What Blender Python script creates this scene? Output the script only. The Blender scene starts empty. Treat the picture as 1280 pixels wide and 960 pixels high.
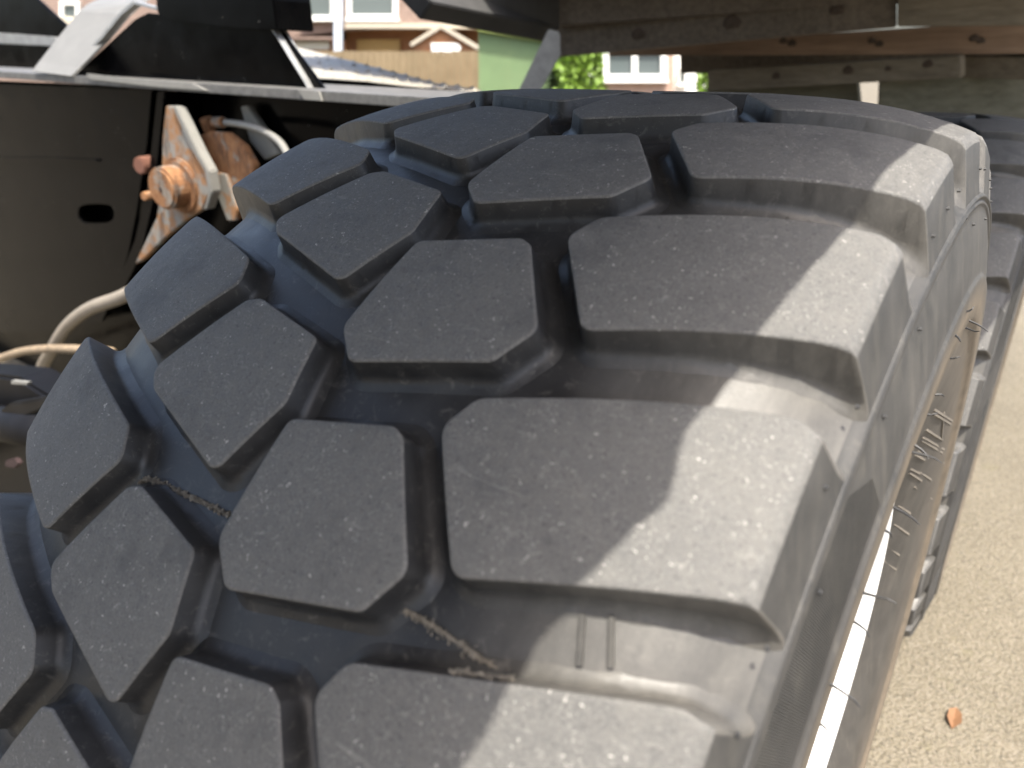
import bpy, bmesh, math, random
from mathutils import Vector, Matrix
random.seed(7)
SC = bpy.context.scene
COL = SC.collection
R3 = math.radians

# ------------------------------------------------------------------ camera
CW = Vector((0.37754, -0.73214, 1.42429))
MW = Matrix(((0.807566, -0.234104, 0.541325),
             (0.589778, 0.320552, -0.741221),
             (0.0, 0.917846, 0.396936)))
FPX = 922.1
cd = bpy.data.cameras.new('camera')
cam = bpy.data.objects.new('camera', cd); COL.objects.link(cam)
cam.matrix_world = Matrix.Translation(CW) @ MW.to_4x4()
cd.sensor_width = 36.0; cd.lens = FPX / 1280 * 36.0
cd.clip_start = 0.02; cd.clip_end = 600
cd.dof.use_dof = True; cd.dof.focus_distance = 0.70; cd.dof.aperture_fstop = 5.2
SC.camera = cam

# ------------------------------------------------------------------ sky and sun
SUN = Vector((0.33, -0.20, 0.92)).normalized()
w = bpy.data.worlds.new('World'); SC.world = w; w.use_nodes = True
nt = w.node_tree; nt.nodes.clear()
sky = nt.nodes.new('ShaderNodeTexSky'); sky.sky_type = 'NISHITA'; sky.sun_disc = False
sky.sun_elevation = math.asin(SUN.z); sky.sun_rotation = math.atan2(SUN.x, SUN.y)
sky.air_density = 1.0; sky.dust_density = 5.0; sky.ozone_density = 0.6
bg = nt.nodes.new('ShaderNodeBackground'); bg.inputs[1].default_value = 0.15
wo = nt.nodes.new('ShaderNodeOutputWorld')
nt.links.new(sky.outputs[0], bg.inputs[0]); nt.links.new(bg.outputs[0], wo.inputs[0])
sl = bpy.data.lights.new('sun', 'SUN'); sl.energy = 3.5; sl.angle = R3(0.5); sl.color = (1.0, 0.95, 0.86)
so = bpy.data.objects.new('sun', sl); COL.objects.link(so)
so.rotation_euler = SUN.to_track_quat('Z', 'Y').to_euler(); so.location = (3, -3, 8)
SC.view_settings.view_transform = 'Standard'; SC.view_settings.look = 'None'
SC.view_settings.exposure = 1.65; SC.view_settings.gamma = 1.0
SC.view_settings.use_curve_mapping = False
SC.render.engine = 'CYCLES'

# ------------------------------------------------------------------ helpers
def ray(u, v): return MW @ Vector(((u - 640) / FPX, (480 - v) / FPX, -1.0))
def atY(u, v, Y):
    d = ray(u, v); return CW + d * ((Y - CW.y) / d.y)
VF = Vector((-0.589778, 0.807566, 0)); VR = Vector((0.807566, 0.589778, 0))
def atD(u, v, D):
    d = ray(u, v); return CW + d * (D / d.dot(VF))

def link(name, me, mats=None, parent=None, smooth=False):
    o = bpy.data.objects.new(name, me); COL.objects.link(o)
    if mats is not None and not me.materials:
        for m in (mats if isinstance(mats, (list, tuple)) else [mats]): me.materials.append(m)
    if parent: o.parent = parent
    if smooth:
        for p in me.polygons: p.use_smooth = True
    return o
def tag(o, label, cat, group=None):
    o['label'] = label; o['category'] = cat; o['kind'] = 'thing'
    if group: o['group'] = group
    return o
def empty(name, loc=(0, 0, 0)):
    o = bpy.data.objects.new(name, None); COL.objects.link(o); o.location = loc; o.empty_display_size = .05
    return o
def mesh_from(name, vs, fs):
    me = bpy.data.meshes.new(name); me.from_pydata([tuple(v) for v in vs], [], fs); me.update(); return me
def bm_mesh(name, bm):
    bmesh.ops.recalc_face_normals(bm, faces=bm.faces[:])
    me = bpy.data.meshes.new(name); bm.to_mesh(me); bm.free(); return me
def extrude_poly(pts, vec, bevel=0.0, holes=()):
    """closed solid from a planar polygon (and holes) pushed along vec"""
    bm = bmesh.new(); edges = []
    for loop in [pts] + list(holes):
        vv = [bm.verts.new(p) for p in loop]
        for i in range(len(vv)): edges.append(bm.edges.new((vv[i], vv[(i + 1) % len(vv)])))
    if holes: bmesh.ops.triangle_fill(bm, edges=edges, use_beauty=True)
    else: bm.faces.new(bm.verts[:])
    r = bmesh.ops.extrude_face_region(bm, geom=bm.faces[:])
    bmesh.ops.translate(bm, verts=[g for g in r['geom'] if isinstance(g, bmesh.types.BMVert)], vec=vec)
    bmesh.ops.recalc_face_normals(bm, faces=bm.faces[:])
    if bevel:
        es = [e for e in bm.edges if e.calc_face_angle(0) > 0.6]
        bmesh.ops.bevel(bm, geom=es, offset=bevel, segments=2, affect='EDGES', clamp_overlap=True)
    return bm
def slab(name, pts, vec, mat, parent=None, bevel=0.002, holes=()):
    return link(name, bm_mesh(name, extrude_poly(pts, Vector(vec), bevel, holes)), mat, parent)
def tube_mesh(name, path, rad, seg=12, caps=True):
    path = [Vector(p) for p in path]; vs = []; fs = []
    up = Vector((0.13, 0.29, 0.95)); n0 = None
    for i, p in enumerate(path):
        t = (path[min(i + 1, len(path) - 1)] - path[max(i - 1, 0)]).normalized()
        n = (n0 if n0 else up); n = (n - t * n.dot(t)).normalized(); n0 = n; b = t.cross(n)
        r = rad[i] if isinstance(rad, (list, tuple)) else rad
        for k in range(seg):
            a = 2 * math.pi * k / seg; vs.append(p + (n * math.cos(a) + b * math.sin(a)) * r)
    for i in range(len(path) - 1):
        for k in range(seg):
            a = i * seg + k; c = i * seg + (k + 1) % seg
            fs.append((a, c, c + seg, a + seg))
    if caps:
        fs.append(tuple(range(seg))[::-1]); fs.append(tuple(range((len(path) - 1) * seg, len(path) * seg)))
    return mesh_from(name, vs, fs)
def spline(pts, n=8):
    pts = [Vector(p) for p in pts]; out = []
    for i in range(len(pts) - 1):
        p0 = pts[max(i - 1, 0)]; p1 = pts[i]; p2 = pts[i + 1]; p3 = pts[min(i + 2, len(pts) - 1)]
        for k in range(n):
            t = k / n
            out.append(0.5 * ((2 * p1) + (p2 - p0) * t + (2 * p0 - 5 * p1 + 4 * p2 - p3) * t * t + (3 * p1 - p0 - 3 * p2 + p3) * t ** 3))
    out.append(pts[-1]); return out

# ------------------------------------------------------------------ materials
class NT:
    def __init__(s, name):
        s.m = bpy.data.materials.new(name); s.m.use_nodes = True; s.t = s.m.node_tree
        s.b = s.t.nodes['Principled BSDF']; s.pos = s.n('ShaderNodeNewGeometry').outputs['Position']
    def n(s, k, **kw):
        x = s.t.nodes.new(k)
        for a, v in kw.items(): setattr(x, a, v)
        return x
    def l(s, a, b): s.t.links.new(a, b)
    def noise(s, scale, detail=4, rough=.6, vec=None, dist=0):
        x = s.n('ShaderNodeTexNoise'); x.inputs['Scale'].default_value = scale; x.inputs['Detail'].default_value = detail
        x.inputs['Roughness'].default_value = rough; x.inputs['Distortion'].default_value = dist
        s.l(vec if vec is not None else s.pos, x.inputs['Vector']); return x.outputs['Fac']
    def vor(s, scale, feature='F1', vec=None, out='Distance'):
        x = s.n('ShaderNodeTexVoronoi', feature=feature); x.inputs['Scale'].default_value = scale
        s.l(vec if vec is not None else s.pos, x.inputs['Vector']); return x.outputs[out]
    def ramp(s, fac, stops):
        x = s.n('ShaderNodeValToRGB'); e = x.color_ramp.elements
        while len(e) < len(stops): e.new(.5)
        for el, (p, c) in zip(e, stops):
            el.position = p; el.color = (c, c, c, 1) if isinstance(c, (int, float)) else (*c, 1)
        s.l(fac, x.inputs[0]); return x.outputs[0]
    def mix(s, fac, a, b, mode='MIX'):
        x = s.n('ShaderNodeMix', data_type='RGBA', blend_type=mode)
        for sock, v in ((x.inputs[0], fac), (x.inputs[6], a), (x.inputs[7], b)):
            if isinstance(v, (int, float)): sock.default_value = v
            elif isinstance(v, (tuple, list)): sock.default_value = (*v, 1)
            else: s.l(v, sock)
        return x.outputs[2]
    def math(s, op, a, b=0.0, clamp=False):
        x = s.n('ShaderNodeMath', operation=op, use_clamp=clamp)
        for sock, v in ((x.inputs[0], a), (x.inputs[1], b)):
            if isinstance(v, (int, float)): sock.default_value = v
            else: s.l(v, sock)
        return x.outputs[0]
    def scale(s, vec3, vec=None):
        x = s.n('ShaderNodeMapping'); x.inputs['Scale'].default_value = vec3
        s.l(vec if vec is not None else s.pos, x.inputs[0]); return x.outputs[0]
    def bump(s, h, strength=.3, dist=.001, prev=None):
        x = s.n('ShaderNodeBump'); x.inputs['Strength'].default_value = strength; x.inputs['Distance'].default_value = dist
        s.l(h, x.inputs['Height'])
        if prev is not None: s.l(prev, x.inputs['Normal'])
        s.l(x.outputs[0], s.b.inputs['Normal']); return x.outputs[0]
    def col(s, c):
        if isinstance(c, (tuple, list)): s.b.inputs['Base Color'].default_value = (*c, 1)
        else: s.l(c, s.b.inputs['Base Color'])
    def set(s, rough=.5, metal=0, spec=.5):
        if isinstance(rough, (int, float)): s.b.inputs['Roughness'].default_value = rough
        else: s.l(rough, s.b.inputs['Roughness'])
        s.b.inputs['Metallic'].default_value = metal; s.b.inputs['Specular IOR Level'].default_value = spec

def simple(name, c, rough=.5, metal=0, var=.25, scale=20, spec=.5, bump=0, bscale=80):
    m = NT(name)
    f = m.noise(scale, 5); f2 = m.ramp(f, [(.25, 0), (.75, 1)])
    m.col(m.mix(f2, tuple(x * (1 - var) for x in c), tuple(min(1, x * (1 + var)) for x in c)))
    m.set(rough, metal, spec)
    if bump: m.bump(m.noise(bscale, 4), bump, .004)
    return m.m

def rubber_top(name, dusty=0.0):
    m = NT(name)
    # warped coordinates so that no mark comes out round
    nz = m.n('ShaderNodeTexNoise'); nz.inputs['Scale'].default_value = 240; nz.inputs['Detail'].default_value = 3; m.l(m.pos, nz.inputs['Vector'])
    vm = m.n('ShaderNodeVectorMath', operation='SCALE'); vm.inputs[3].default_value = .011; m.l(nz.outputs['Color'], vm.inputs[0])
    va = m.n('ShaderNodeVectorMath', operation='ADD'); m.l(m.pos, va.inputs[0]); m.l(vm.outputs[0], va.inputs[1]); wp = va.outputs[0]
    big = m.ramp(m.noise(9, 4), [(.3, 0), (.7, 1)])
    base = m.mix(big, (.062, .0615, .060), (.082, .0805, .077))
    grain = m.ramp(m.noise(640, 3, .7), [(.33, 0), (.68, 1)])
    base = m.mix(m.math('MULTIPLY', grain, .55), base, (.150, .145, .135))
    mid = m.ramp(m.noise(170, 5, .7), [(.38, 0), (.7, 1)])
    base = m.mix(m.math('MULTIPLY', mid, .45), base, (.155, .149, .138))
    patch = m.ramp(m.noise(24, 3), [(.36, 0.35), (.60, 1)])
    sc = m.ramp(m.noise(150, 5, .72, dist=2.0), [(.565, 0), (.65, 1)])
    base = m.mix(m.math('MULTIPLY', m.math('MULTIPLY', sc, patch), .55 + dusty * .4), base, (.235, .228, .21))
    fl = m.ramp(m.vor(165, vec=wp), [(.08, 1), (.17, 0)])
    pk = m.ramp(m.noise(70, 2), [(.47, 0), (.56, 1)])
    base = m.mix(m.math('MULTIPLY', m.math('MULTIPLY', fl, pk), .9), base, (.44, .425, .39))
    f2 = m.ramp(m.vor(290, vec=wp), [(.10, 1), (.22, 0)])
    k2 = m.ramp(m.noise(48, 3), [(.44, 0), (.60, 1)])
    base = m.mix(m.math('MULTIPLY', m.math('MULTIPLY', f2, k2), .7), base, (.30, .29, .265))
    du = m.ramp(m.noise(13, 5, .65, dist=.8), [(.48, 0), (.70, 1)])
    base = m.mix(m.math('MULTIPLY', du, .22), base, (.155, .148, .132))
    rub = m.ramp(m.noise(17, 4, .6), [(.55, 0), (.68, 1)])
    base = m.mix(m.math('MULTIPLY', rub, .5), base, (.052, .052, .052))
    lin = m.ramp(m.noise(42, 4, .6, vec=m.scale((.5, 5.0, 5.0)), dist=1.0), [(.64, 0), (.70, 1)])
    base = m.mix(m.math('MULTIPLY', m.math('MULTIPLY', lin, patch), .3), base, (.26, .25, .23))
    pit = m.ramp(m.noise(380, 3, .6), [(.30, 1), (.40, 0)])
    base = m.mix(m.math('MULTIPLY', pit, .55), base, (.028, .028, .028))
    if dusty:
        d = m.ramp(m.noise(260, 4, .75), [(.45, 0), (.62, 1)])
        base = m.mix(m.math('MULTIPLY', d, dusty), base, (.24, .23, .21))
    m.col(base); m.set(m.ramp(mid, [(0, .60), (1, .82)]), 0, .40)
    nb = m.bump(m.noise(800, 4, .7), .5, .0014)
    m.bump(m.noise(120, 3), .2, .003, nb)
    return m.m

def rubber_groove(name):
    m = NT(name)
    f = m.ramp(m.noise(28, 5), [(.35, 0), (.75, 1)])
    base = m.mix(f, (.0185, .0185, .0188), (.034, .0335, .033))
    st = m.ramp(m.noise(120, 5, .7, dist=.8), [(.56, 0), (.74, 1)])
    base = m.mix(m.math('MULTIPLY', st, .36), base, (.16, .15, .132))
    gr = m.ramp(m.vor(520), [(.04, 1), (.12, 0)])
    pk = m.ramp(m.noise(60, 2), [(.50, 0), (.62, 1)])
    base = m.mix(m.math('MULTIPLY', m.math('MULTIPLY', gr, pk), .7), base, (.36, .34, .30))
    sp = m.n('ShaderNodeSeparateXYZ'); m.l(m.n('ShaderNodeTexCoord').outputs['Object'], sp.inputs[0])
    du = m.ramp(m.math('ABSOLUTE', sp.outputs[0]), [(.16, 0), (.25, 1)])
    dn = m.ramp(m.noise(70, 5, .7, vec=m.scale((1, .35, .35))), [(.25, .35), (.7, 1)])
    base = m.mix(m.math('MULTIPLY', m.math('MULTIPLY', du, dn), .6), base, (.150, .141, .124))
    m.col(base); m.set(m.ramp(f, [(0, .38), (1, .52)]), 0, .36)
    m.bump(m.noise(420, 4, .65), .16, .001)
    return m.m

def rubber_side(name):
    """sidewall: fine radial knurling in the upper band, brown dust lower down"""
    m = NT(name)
    tc = m.n('ShaderNodeTexCoord').outputs['Object']
    sp = m.n('ShaderNodeSeparateXYZ'); m.l(tc, sp.inputs[0])
    X, Y, Z = sp.outputs
    r = m.math('SQRT', m.math('ADD', m.math('MULTIPLY', Y, Y), m.math('MULTIPLY', Z, Z)))
    ang = m.math('ARCTAN2', Y, Z)
    f = m.ramp(m.noise(25, 5), [(.3, 0), (.75, 1)])
    grey = m.mix(f, (.026, .026, .025), (.050, .048, .045))
    gr = m.ramp(m.vor(480), [(.06, 1), (.15, 0)])
    pk = m.ramp(m.noise(70, 2), [(.46, 0), (.6, 1)])
    grey = m.mix(m.math('MULTIPLY', m.math('MULTIPLY', gr, pk), .6), grey, (.22, .21, .19))
    stk = m.ramp(m.noise(60, 5, .7, vec=m.scale((1, 1, .12)), dist=.5), [(.5, 0), (.75, 1)])
    grey = m.mix(m.math('MULTIPLY', stk, .3), grey, (.13, .12, .10))
    brown = m.mix(m.ramp(m.noise(35, 5), [(.3, 0), (.7, 1)]), (.095, .077, .054), (.165, .128, .088))
    low = m.ramp(m.math('MULTIPLY', r, 1.0), [(.40, .12), (.47, .45), (.50, 1), (.52, 1), (.548, 0)])
    base = m.mix(low, grey, m.mix(.72, grey, brown))
    m.col(base); m.set(.62, 0, .4)
    # knurl window
    kn = m.math('SINE', m.math('MULTIPLY', ang, 2300.0))
    win = m.math('MULTIPLY', m.math('GREATER_THAN', r, .553), m.math('LESS_THAN', r, .604))
    saw = m.math('FRACT', m.math('MULTIPLY', m.math('ADD', ang, m.math('MULTIPLY', r, 2.2)), 1.35))
    win = m.math('MULTIPLY', m.math('MULTIPLY', win, m.math('GREATER_THAN', saw, .22)), m.math('LESS_THAN', ang, -.54))
    nb = m.bump(m.math('MULTIPLY', kn, win), .9, .0009)
    m.bump(m.noise(500, 4, .7), .25, .001, nb)
    return m.m

M_TOP = rubber_top('rubber_tread'); M_EDGE = rubber_top('rubber_edge_wear', .16)
M_GRV = rubber_groove('rubber_groove'); M_SIDE = rubber_side('rubber_sidewall')

# ------------------------------------------------------------------ ground
def ground_mat():
    m = NT('gravelly_asphalt')
    a = m.ramp(m.noise(1.3, 5), [(.3, 0), (.7, 1)])
    base = m.mix(a, (.098, .084, .058), (.150, .130, .094))
    v = m.vor(170, out='Color'); sv = m.n('ShaderNodeSeparateColor'); m.l(v, sv.inputs[0])
    base = m.mix(m.math('MULTIPLY', m.ramp(sv.outputs[0], [(.35, 0), (.9, 1)]), .7), base, (.165, .145, .112))
    base = m.mix(m.math('MULTIPLY', m.ramp(sv.outputs[1], [(.72, 0), (.9, 1)]), .6), base, (.055, .048, .035))
    base = m.mix(m.math('MULTIPLY', m.ramp(m.noise(6, 5, .7), [(.6, 0), (.75, 1)]), .35), base, (.13, .12, .045))
    m.col(base); m.set(.85, 0, .3)
    m.bump(m.vor(120), .8, .006)
    return m.m
g = link('ground', mesh_from('ground', [(-150, -150, 0), (150, -150, 0), (150, 150, 0), (-150, 150, 0)], [(0, 1, 2, 3)]), ground_mat())
g['kind'] = 'structure'

# ------------------------------------------------------------------ tyre
RT = 0.70; NB = 28; DPH = 2 * math.pi / NB; PIT = RT * DPH
PHI0 = R3(-51.098); KAP, K4 = -0.0993, 3.7585; SHIFT = -0.636
def rho(t): return RT - KAP * t * t / 2 - K4 * t ** 4
FLOOR = [(0, .6795), (.10, .6795), (.18, .676), (.23, .668), (.26, .659), (.285, .647), (.305, .633), (.316, .620), (.40, .56)]
def lut(tab, x):
    for (x0, y0), (x1, y1) in zip(tab, tab[1:]):
        if x <= x1: return y0 + (y1 - y0) * (x - x0) / (x1 - x0)
    return tab[-1][1]
def floor_r(t): return lut(FLOOR, abs(t))

def fillet(pts, rads, step=.006):
    """2D polygon with each corner rounded, then resampled"""
    n = len(pts); out = []
    for i in range(n):
        p0, p1, p2 = (Vector(pts[(i + k) % n]) for k in (-1, 0, 1))
        a = (p0 - p1); b = (p2 - p1); la, lb = a.length, b.length; a.normalize(); b.normalize()
        ang = math.acos(max(-1, min(1, a.dot(b))))
        d = min(rads[i] / math.tan(ang / 2), la * .45, lb * .45); r = d * math.tan(ang / 2)
        c = p1 + (a + b).normalized() * (r / math.sin(ang / 2))
        s = p1 + a * d; e = p1 + b * d
        k = max(2, int(math.degrees(math.pi - ang) / 14) + 1)
        v0 = s - c; v1 = e - c
        th = v0.angle_signed(v1) if v0.length > 1e-9 else 0
        for j in range(k + 1):
            rot = Matrix.Rotation(-th * j / k, 2); out.append(c + rot @ v0)
    res = []
    for i in range(len(out)):
        p, q = out[i], out[(i + 1) % len(out)]; L = (q - p).length
        if L < 1e-6: continue
        k = max(1, int(L / step))
        for j in range(k): res.append(p.lerp(q, j / k))
    return res

def block_mesh(name, corners, rads, side, shoulder):
    pts = [(t, u * PIT) for t, u in corners]
    area = sum(pts[i][0] * pts[(i + 1) % len(pts)][1] - pts[(i + 1) % len(pts)][0] * pts[i][1] for i in range(len(pts)))
    if area < 0: pts = pts[::-1]; rads = rads[::-1]
    loop = fillet(pts, rads); n = len(loop)
    nor = []
    for i in range(n):
        d = loop[(i + 1) % n] - loop[i - 1]; nor.append(Vector((d.y, -d.x)).normalized())
    RINGS = [(-.0040, 0, 0), (-.0016, 0, 0), (-.0005, .0004, 0), (0, .0015, 0), (.0020, None, .0078), (.0032, None, .0044), (.0062, None, .0017), (.0105, None, .0003), (.0140, None, -.0015)]
    OUT = [(.3020, .0), (.3050, .0006), (.3078, .0026), (.3096, .0062), (.3138, .026), (.3162, .038), (.3180, .046), (.3190, .051), (.3190, .056)]
    bm = bmesh.new(); rows = []
    rtop = rho(.308)
    for ri, (off, dep, fl) in enumerate(RINGS):
        row = []
        for i in range(n):
            p = loop[i] + nor[i] * off; t = p.x
            if dep is not None: h = -dep
            else: h = floor_r(t) + fl - rho(t)
            if shoulder:
                wgt = max(0, min(1, (loop[i].x - .293) / .012)) * max(0, min(1, nor[i].x * 2.2 - .3))
                wgt = wgt * wgt * (3 - 2 * wgt)
                to, dr = OUT[ri]; rr = rtop - dr; ho = rr - rho(to)
                if dep == 0 and ri < 2: ho = 0
                t = t * (1 - wgt) + to * wgt; h = h * (1 - wgt) + ho * wgt
                if t > .3195: t = .3195
            row.append(bm.verts.new((t, p.y, h)))
        rows.append(row)
    for ri in range(len(rows) - 1):
        a, b = rows[ri], rows[ri + 1]
        for i in range(n):
            f = bm.faces.new((a[i], b[i], b[(i + 1) % n], a[(i + 1) % n]))
            f.material_index = 0 if ri == 0 else (1 if ri < 3 else 2)
            if shoulder and ri >= 3 and loop[i].x > .297 and nor[i].x > .8: f.material_index = 3
    f = bm.faces.new(rows[0]); f.material_index = 0
    # cut so the top can bend
    smin = min(p.y for p in loop); smax = max(p.y for p in loop); tmin = min(p.x for p in loop); tmax = max(p.x for p in loop)
    s = math.ceil(smin / .012) * .012
    while s < smax:
        bmesh.ops.bisect_plane(bm, geom=bm.faces[:] + bm.edges[:] + bm.verts[:], plane_co=(0, s, 0), plane_no=(0, 1, 0), dist=1e-6); s += .012
    s = math.ceil(tmin / .02) * .02
    while s < tmax:
        bmesh.ops.bisect_plane(bm, geom=bm.faces[:] + bm.edges[:] + bm.verts[:], plane_co=(s, 0, 0), plane_no=(1, 0, 0), dist=1e-6); s += .02
    for v in bm.verts:
        t, sy, h = v.co; r = rho(t) + h; ph = sy / RT + (SHIFT * DPH if side < 0 else 0)
        v.co = (side * t, r * math.sin(ph), r * math.cos(ph))
    bmesh.ops.recalc_face_normals(bm, faces=bm.faces[:])
    big = max(bm.faces, key=lambda f: f.calc_area() if f.material_index == 0 else 0)
    if big.normal.dot(Vector((0, big.calc_center_median().y, big.calc_center_median().z))) < 0:
        bmesh.ops.reverse_faces(bm, faces=bm.faces[:])
    for f in bm.faces: f.smooth = True
    me = bpy.data.meshes.new(name); bm.to_mesh(me); bm.free()
    for m in (M_TOP, M_EDGE, M_GRV, M_SIDE): me.materials.append(m)
    return me
SH = [(.3084, .368), (.1345, 0), (.122, -.151), (.1717, -.6125), (.3065, -.3027)]
SHR = [.012, .014, .012, .010, .004]
CR = [(.0112, -.3267), (.0915, -.2067), (.1015, -.236), (.1462, -.658), (.1296, -.845), (.0290, -1.0184), (.0051, -.8712)]
CL = [(.0090, -.320), (.0870, -.2067), (.1000, -.236), (.1470, -.712), (.1320, -.805), (.0270, -1.0184), (.000, -.640)]
CRR = [.008, .009, .009, .010, .010, .010, .014]
BLOCKS = [block_mesh('shoulder_block', SH, SHR, 1, True), block_mesh('centre_block', CR, CRR, 1, False),
          block_mesh('centre_block', CL, CRR, -1, False), block_mesh('shoulder_block', SH, SHR, -1, True)]

# side profile (x, r), from the ridge below the shoulder to the bead
SIDE = [(.3160, .6225), (.3195, .6212), (.3212, .6195), (.3206, .6178), (.3193, .6168), (.3193, .6150), (.3210, .6138), (.3205, .6118), (.3195, .6105), (.3210, .604), (.3248, .590), (.3288, .570),
        (.3316, .555), (.3320, .5500), (.3328, .5475), (.3342, .5462), (.3349, .5445), (.3351, .541), (.3352, .520), (.3348, .503), (.3325, .499), (.3290, .492),
        (.3280, .470), (.3230, .430), (.3120, .385), (.2960, .345), (.2850, .325), (.2760, .312), (.262, .305)]
def carcass_mesh():
    prof = [(-x, r) for x, r in SIDE[::-1]]
    fl = []
    k = 40
    for i in range(k + 1):
        t = -.312 + .624 * i / k; fl.append((t, floor_r(t)))
    prof = prof + fl + SIDE
    SEG = 336; vs = []; fs = []; n = len(prof)
    for j in range(SEG):
        a = 2 * math.pi * j / SEG; sa, ca = math.sin(a), math.cos(a)
        for x, r in prof: vs.append((x, r * sa, r * ca))
    for j in range(SEG):
        k2 = (j + 1) % SEG
        for i in range(n - 1): fs.append((j * n + i, k2 * n + i, k2 * n + i + 1, j * n + i + 1))
    me = mesh_from('tyre', vs, fs)
    me.materials.append(M_GRV); me.materials.append(M_SIDE)
    nl = len(SIDE)
    for idx, p in enumerate(me.polygons):
        i = idx % (n - 1); p.use_smooth = True
        p.material_index = 0 if nl <= i < nl + len(fl) - 1 else 1
    me.flip_normals() if me.polygons[nl + 20].normal.dot(Vector(me.polygons[nl + 20].center) * Vector((0, 1, 1)) if False else Vector((0, me.polygons[nl + 20].center.y, me.polygons[nl + 20].center.z))) < 0 else None
    return me
CARC = carcass_mesh()
M_RIM = simple('white_rim_paint', (.74, .74, .72), .4, 0, .06, 12)
def rim_mesh():
    prof = [(.262, .300), (.275, .303), (.2860, .310), (.2915, .3135), (.2935, .310), (.2925, .303), (.285, .292), (.262, .287), (.20, .280), (.17, .268), (.15, .24), (.145, .16), (.16, .14), (.20, .13), (.215, .10), (.215, .0)]
    SEG = 96; vs = []; fs = []; n = len(prof)
    for j in range(SEG):
        a = 2 * math.pi * j / SEG
        for x, r in prof: vs.append((x, r * math.sin(a), r * math.cos(a)))
    for j in range(SEG):
        for i in range(n - 1): fs.append((j * n + i, j * n + i + 1, ((j + 1) % SEG) * n + i + 1, ((j + 1) % SEG) * n + i))
    me = mesh_from('rim', vs, fs)
    for p in me.polygons: p.use_smooth = True
    return me
RIM = rim_mesh()
M_HAIR = simple('rubber_hair', (.02, .02, .02), .6)
def hair_mesh(L):
    return tube_mesh('rubber_hair', [(0, 0, 0), (L * .4, .0004, .0003), (L * .75, .0015, .001), (L, .004, .0005)], [.0011, .0009, .0007, .0004], 5)
HAIRS = [hair_mesh(.006), hair_mesh(.012), hair_mesh(.019)]
NUB = mesh_from('vent_nub', *(lambda vs, fs: (vs, fs))(*[
    [(0, .0016 * math.cos(k * math.pi / 3), .0016 * math.sin(k * math.pi / 3)) for k in range(6)] + [(.0022, .0011 * math.cos(k * math.pi / 3), .0011 * math.sin(k * math.pi / 3)) for k in range(6)],
    [tuple(range(6))[::-1], tuple(range(6, 12))] + [(k, (k + 1) % 6, 6 + (k + 1) % 6, 6 + k) for k in range(6)]]))

def wheel(loc, scale, label, rng, detail):
    root = empty('wheel', loc); root.scale = (scale,) * 3
    tag(root, label, 'wheel', 'wheels standing in line under the wooden deck')
    ty = link('tyre', CARC, None, root)
    rm = link('rim', RIM, M_RIM, root); rm['label'] = 'white painted steel rim'
    for k in range(NB):
        for me in BLOCKS:
            b = link('tread_block', me, None, ty); b.rotation_euler.x = -(PHI0 + (k + (0 if detail else .4)) * DPH)
    if detail:
        for i in range(18):            # hairs left by the mould on the rim protector
            L = rng.choices([0, 1, 2], [3, 3, 4])[0]
            a = R3(-58 + i * 3.8 + rng.uniform(-2, 2)); x, r = rng.choice([(.3345, .505), (.335, .512), (.3349, .53), (.3342, .502)])
            h = link('rubber_hair', HAIRS[L], M_HAIR, ty); h.location = (x, r * math.sin(a), r * math.cos(a))
            h.rotation_euler = (rng.uniform(0, 6.28), rng.uniform(-.25, .25), rng.uniform(-.25, .25))
        for i in range(44):            # nubs on the shoulder faces
            a = PHI0 + i * DPH * .31 + rng.uniform(-.01, .01); q = rng.choice([0, 1, 2])
            x, r = [(.3188, .612), (.3140, .643), (.3222, .600)][q]
            h = link('vent_nub', NUB, M_HAIR, ty); h.location = (x, r * math.sin(a), r * math.cos(a))
    return root, ty
W1, TY1 = wheel((0, 0, RT), 1.0, 'large lugged tyre filling the picture, half in sun and half in shade', random.Random(3), True)
W2, TY2 = wheel((.034, 1.400, .640), .970, 'second lugged tyre standing just behind the large near tyre', random.Random(4), False)

# point on the tread: lateral t, row position u (in pitches), height h above the groove floor
def tread_pt(t, u, h, floor=True):
    r = (floor_r(t) if floor else rho(t)) + h; ph = u * DPH + PHI0
    return Vector((t, r * math.sin(ph), r * math.cos(ph)))
def hit_tread(u, v, off):
    d = ray(u, v).normalized(); s = .2
    while s < 3:
        P = CW + d * s
        if math.hypot(P.y, P.z - RT) < (floor_r(P.x) + off if off is not None else rho(P.x)): return P - Vector((0, 0, RT))
        s += .0008
    return None
# wear bars in the grooves of the outer shoulder
for a, b in (((730, 769), (726, 833)), ((766, 771), (765, 836))):
    A = hit_tread(*a, 0); B = hit_tread(*b, 0); T = (B - A).normalized(); vs = []
    for P in (A, B):
        N = Vector((0, P.y, P.z)).normalized(); S = T.cross(N).normalized()
        for hh, sw in ((-.003, .0019), (.0030, .0013)):
            vs += [P + N * hh - S * sw, P + N * hh + S * sw]
    me = mesh_from('wear_bar', vs, [(0, 1, 5, 4), (2, 6, 7, 3), (0, 4, 6, 2), (1, 3, 7, 5), (0, 2, 3, 1), (4, 5, 7, 6)])
    for k in range(-2, 8, 2):
        o = link('wear_bar', me, M_GRV, TY1); o.rotation_euler.x = -k * DPH
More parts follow.
